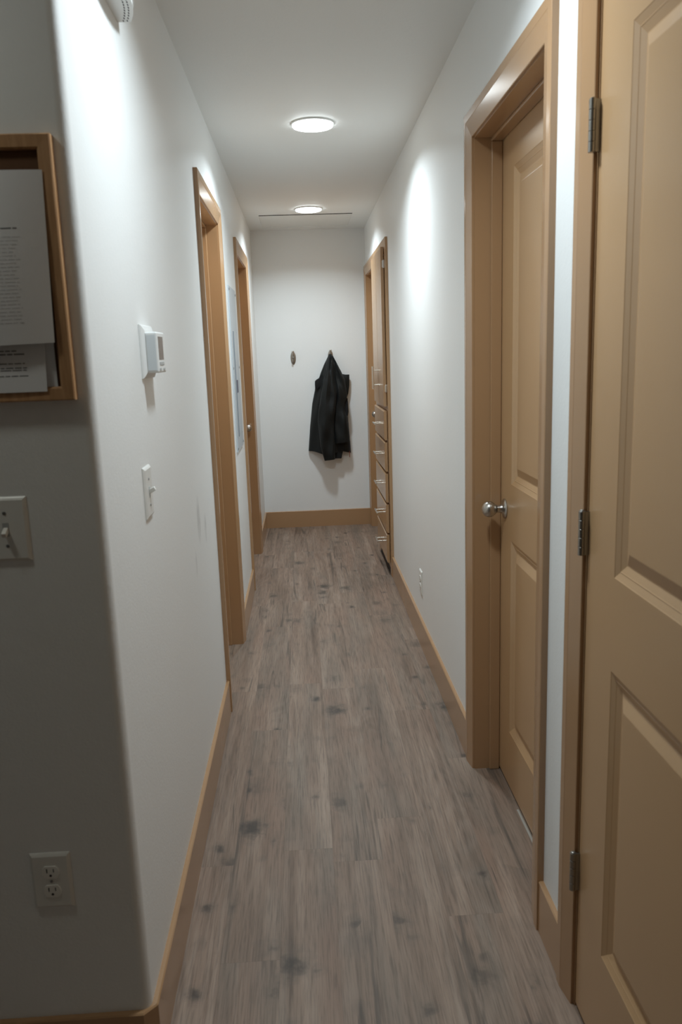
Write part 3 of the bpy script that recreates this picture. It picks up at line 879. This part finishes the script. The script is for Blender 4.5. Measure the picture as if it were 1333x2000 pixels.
build('sleeve', sleeve([(1.435, .238, .262, B - .045, .014, 0), (1.36, .258, .298, B - .070, .022, 0), (1.24, .272, .352, B - .082, .032, 0), (1.10, .270, .364, B - .086, .036, 0), (1.045, .262, .343, B - .088, .036, 0),
                        (.98, .258, .346, B - .086, .036, 0), (.935, .250, .362, B - .088, .038, 0), (.85, .248, .366, B - .088, .038, 0), (.725, .249, .374, B - .084, .034, .008)], seed=2.1), ['black_shell_fabric', 'black_lining_and_shade'], jk)
# stand-up front edges (collar) left and right of the hook
def slab(poly, y0, y1, bulge=.0):
    bm = bmnew()
    fr_ = [bm.verts.new((x, y0, z)) for x, z in poly]; bk = [bm.verts.new((x, y1, z)) for x, z in poly]
    n = len(poly)
    for k in range(n): bm.faces.new((fr_[k], fr_[(k + 1) % n], bk[(k + 1) % n], bk[k]))
    cx = sum(p[0] for p in poly) / n; cz = sum(p[1] for p in poly) / n
    cf = bm.verts.new((cx, y0 - bulge, cz)); cb = bm.verts.new((cx, y1, cz))
    for k in range(n):
        f = bm.faces.new((fr_[k], fr_[(k + 1) % n], cf)); f.smooth = True
        bm.faces.new((bk[(k + 1) % n], bk[k], cb))
    return bm
o = build('front_edge', slab([(.300, 1.345), (.318, 1.318), (.334, 1.286), (.362, 1.281), (.391, 1.281), (.3905, 1.235), (.388, 1.191), (.378, 1.130), (.366, 1.095), (.338, 1.150), (.315, 1.230)], B - .040, B - .022, .022), 'black_shell_fabric', jk)
o = build('collar', slab([(.152, 1.285), (.138, 1.256), (.120, 1.250), (.105, 1.236), (.103, 1.205), (.105, 1.178), (.122, 1.172), (.150, 1.195), (.170, 1.245)], B - .052, B - .012, .010), 'black_lining_and_shade', jk)
o = build('hem_lining', slab([(.236, .74), (.300, .735), (.318, .66), (.304, .598), (.300, .589), (.272, .590), (.244, .590), (.236, .62)], B - .072, B - .030, .006), 'black_lining_and_shade', jk)
o = build('underarm_shade', slab([(.340, 1.100), (.357, 1.104), (.368, 1.085), (.371, 1.03), (.372, .975), (.366, .945), (.345, .950), (.330, 1.000), (.328, 1.045)], B - .088, B - .045, .004), 'black_lining_and_shade', jk)  # black slab stands in for the shade between sleeve and body
bm = bmnew(); tube(bm, [(.3725, B - .045, .645), (.3735, B - .046, .620), (.372, B - .046, .594)], [.0022, .0022, .003], 10)
tag(build('zip_cord', bm, 'red_zip_cord', jk), 'thin dark red cord')

# ---------------------------------------------------------------- world, camera, colour management
w = bpy.data.worlds.new('World'); S.world = w; w.use_nodes = True
w.node_tree.nodes['Background'].inputs[0].default_value = (.5, .55, .6, 1)
w.node_tree.nodes['Background'].inputs[1].default_value = 0.0

f_px, pitch, yaw, roll, hcam = 1546.2328, -.1971, .0426, -.0345, 1.4509
cy, sy, cp, sp = math.cos(yaw), math.sin(yaw), math.cos(pitch), math.sin(pitch)
fwd = Vector((sy * cp, cy * cp, sp)); right = Vector((cy, -sy, 0)); up = right.cross(fwd)
r2 = right * math.cos(roll) + up * math.sin(roll); u2 = -right * math.sin(roll) + up * math.cos(roll)
cd = bpy.data.cameras.new('camera'); cam = bpy.data.objects.new('camera', cd); COL.objects.link(cam)
M = Matrix.Identity(4)
for i in range(3):
    M[i][0], M[i][1], M[i][2] = r2[i], u2[i], -fwd[i]
M[2][3] = hcam
cam.matrix_world = M
cd.sensor_fit = 'VERTICAL'; cd.sensor_height = 36.0; cd.sensor_width = 24.0
cd.lens = f_px * 36.0 / 2000.0
cd.clip_start = .02; cd.clip_end = 60
S.camera = cam
cd.dof.use_dof = True; cd.dof.focus_distance = 4.3; cd.dof.aperture_fstop = 6.5
S.view_settings.view_transform = 'Standard'
S.view_settings.look = 'None'
S.view_settings.gamma = 1.0
S.view_settings.use_curve_mapping = False
S.view_settings.exposure = 0.0
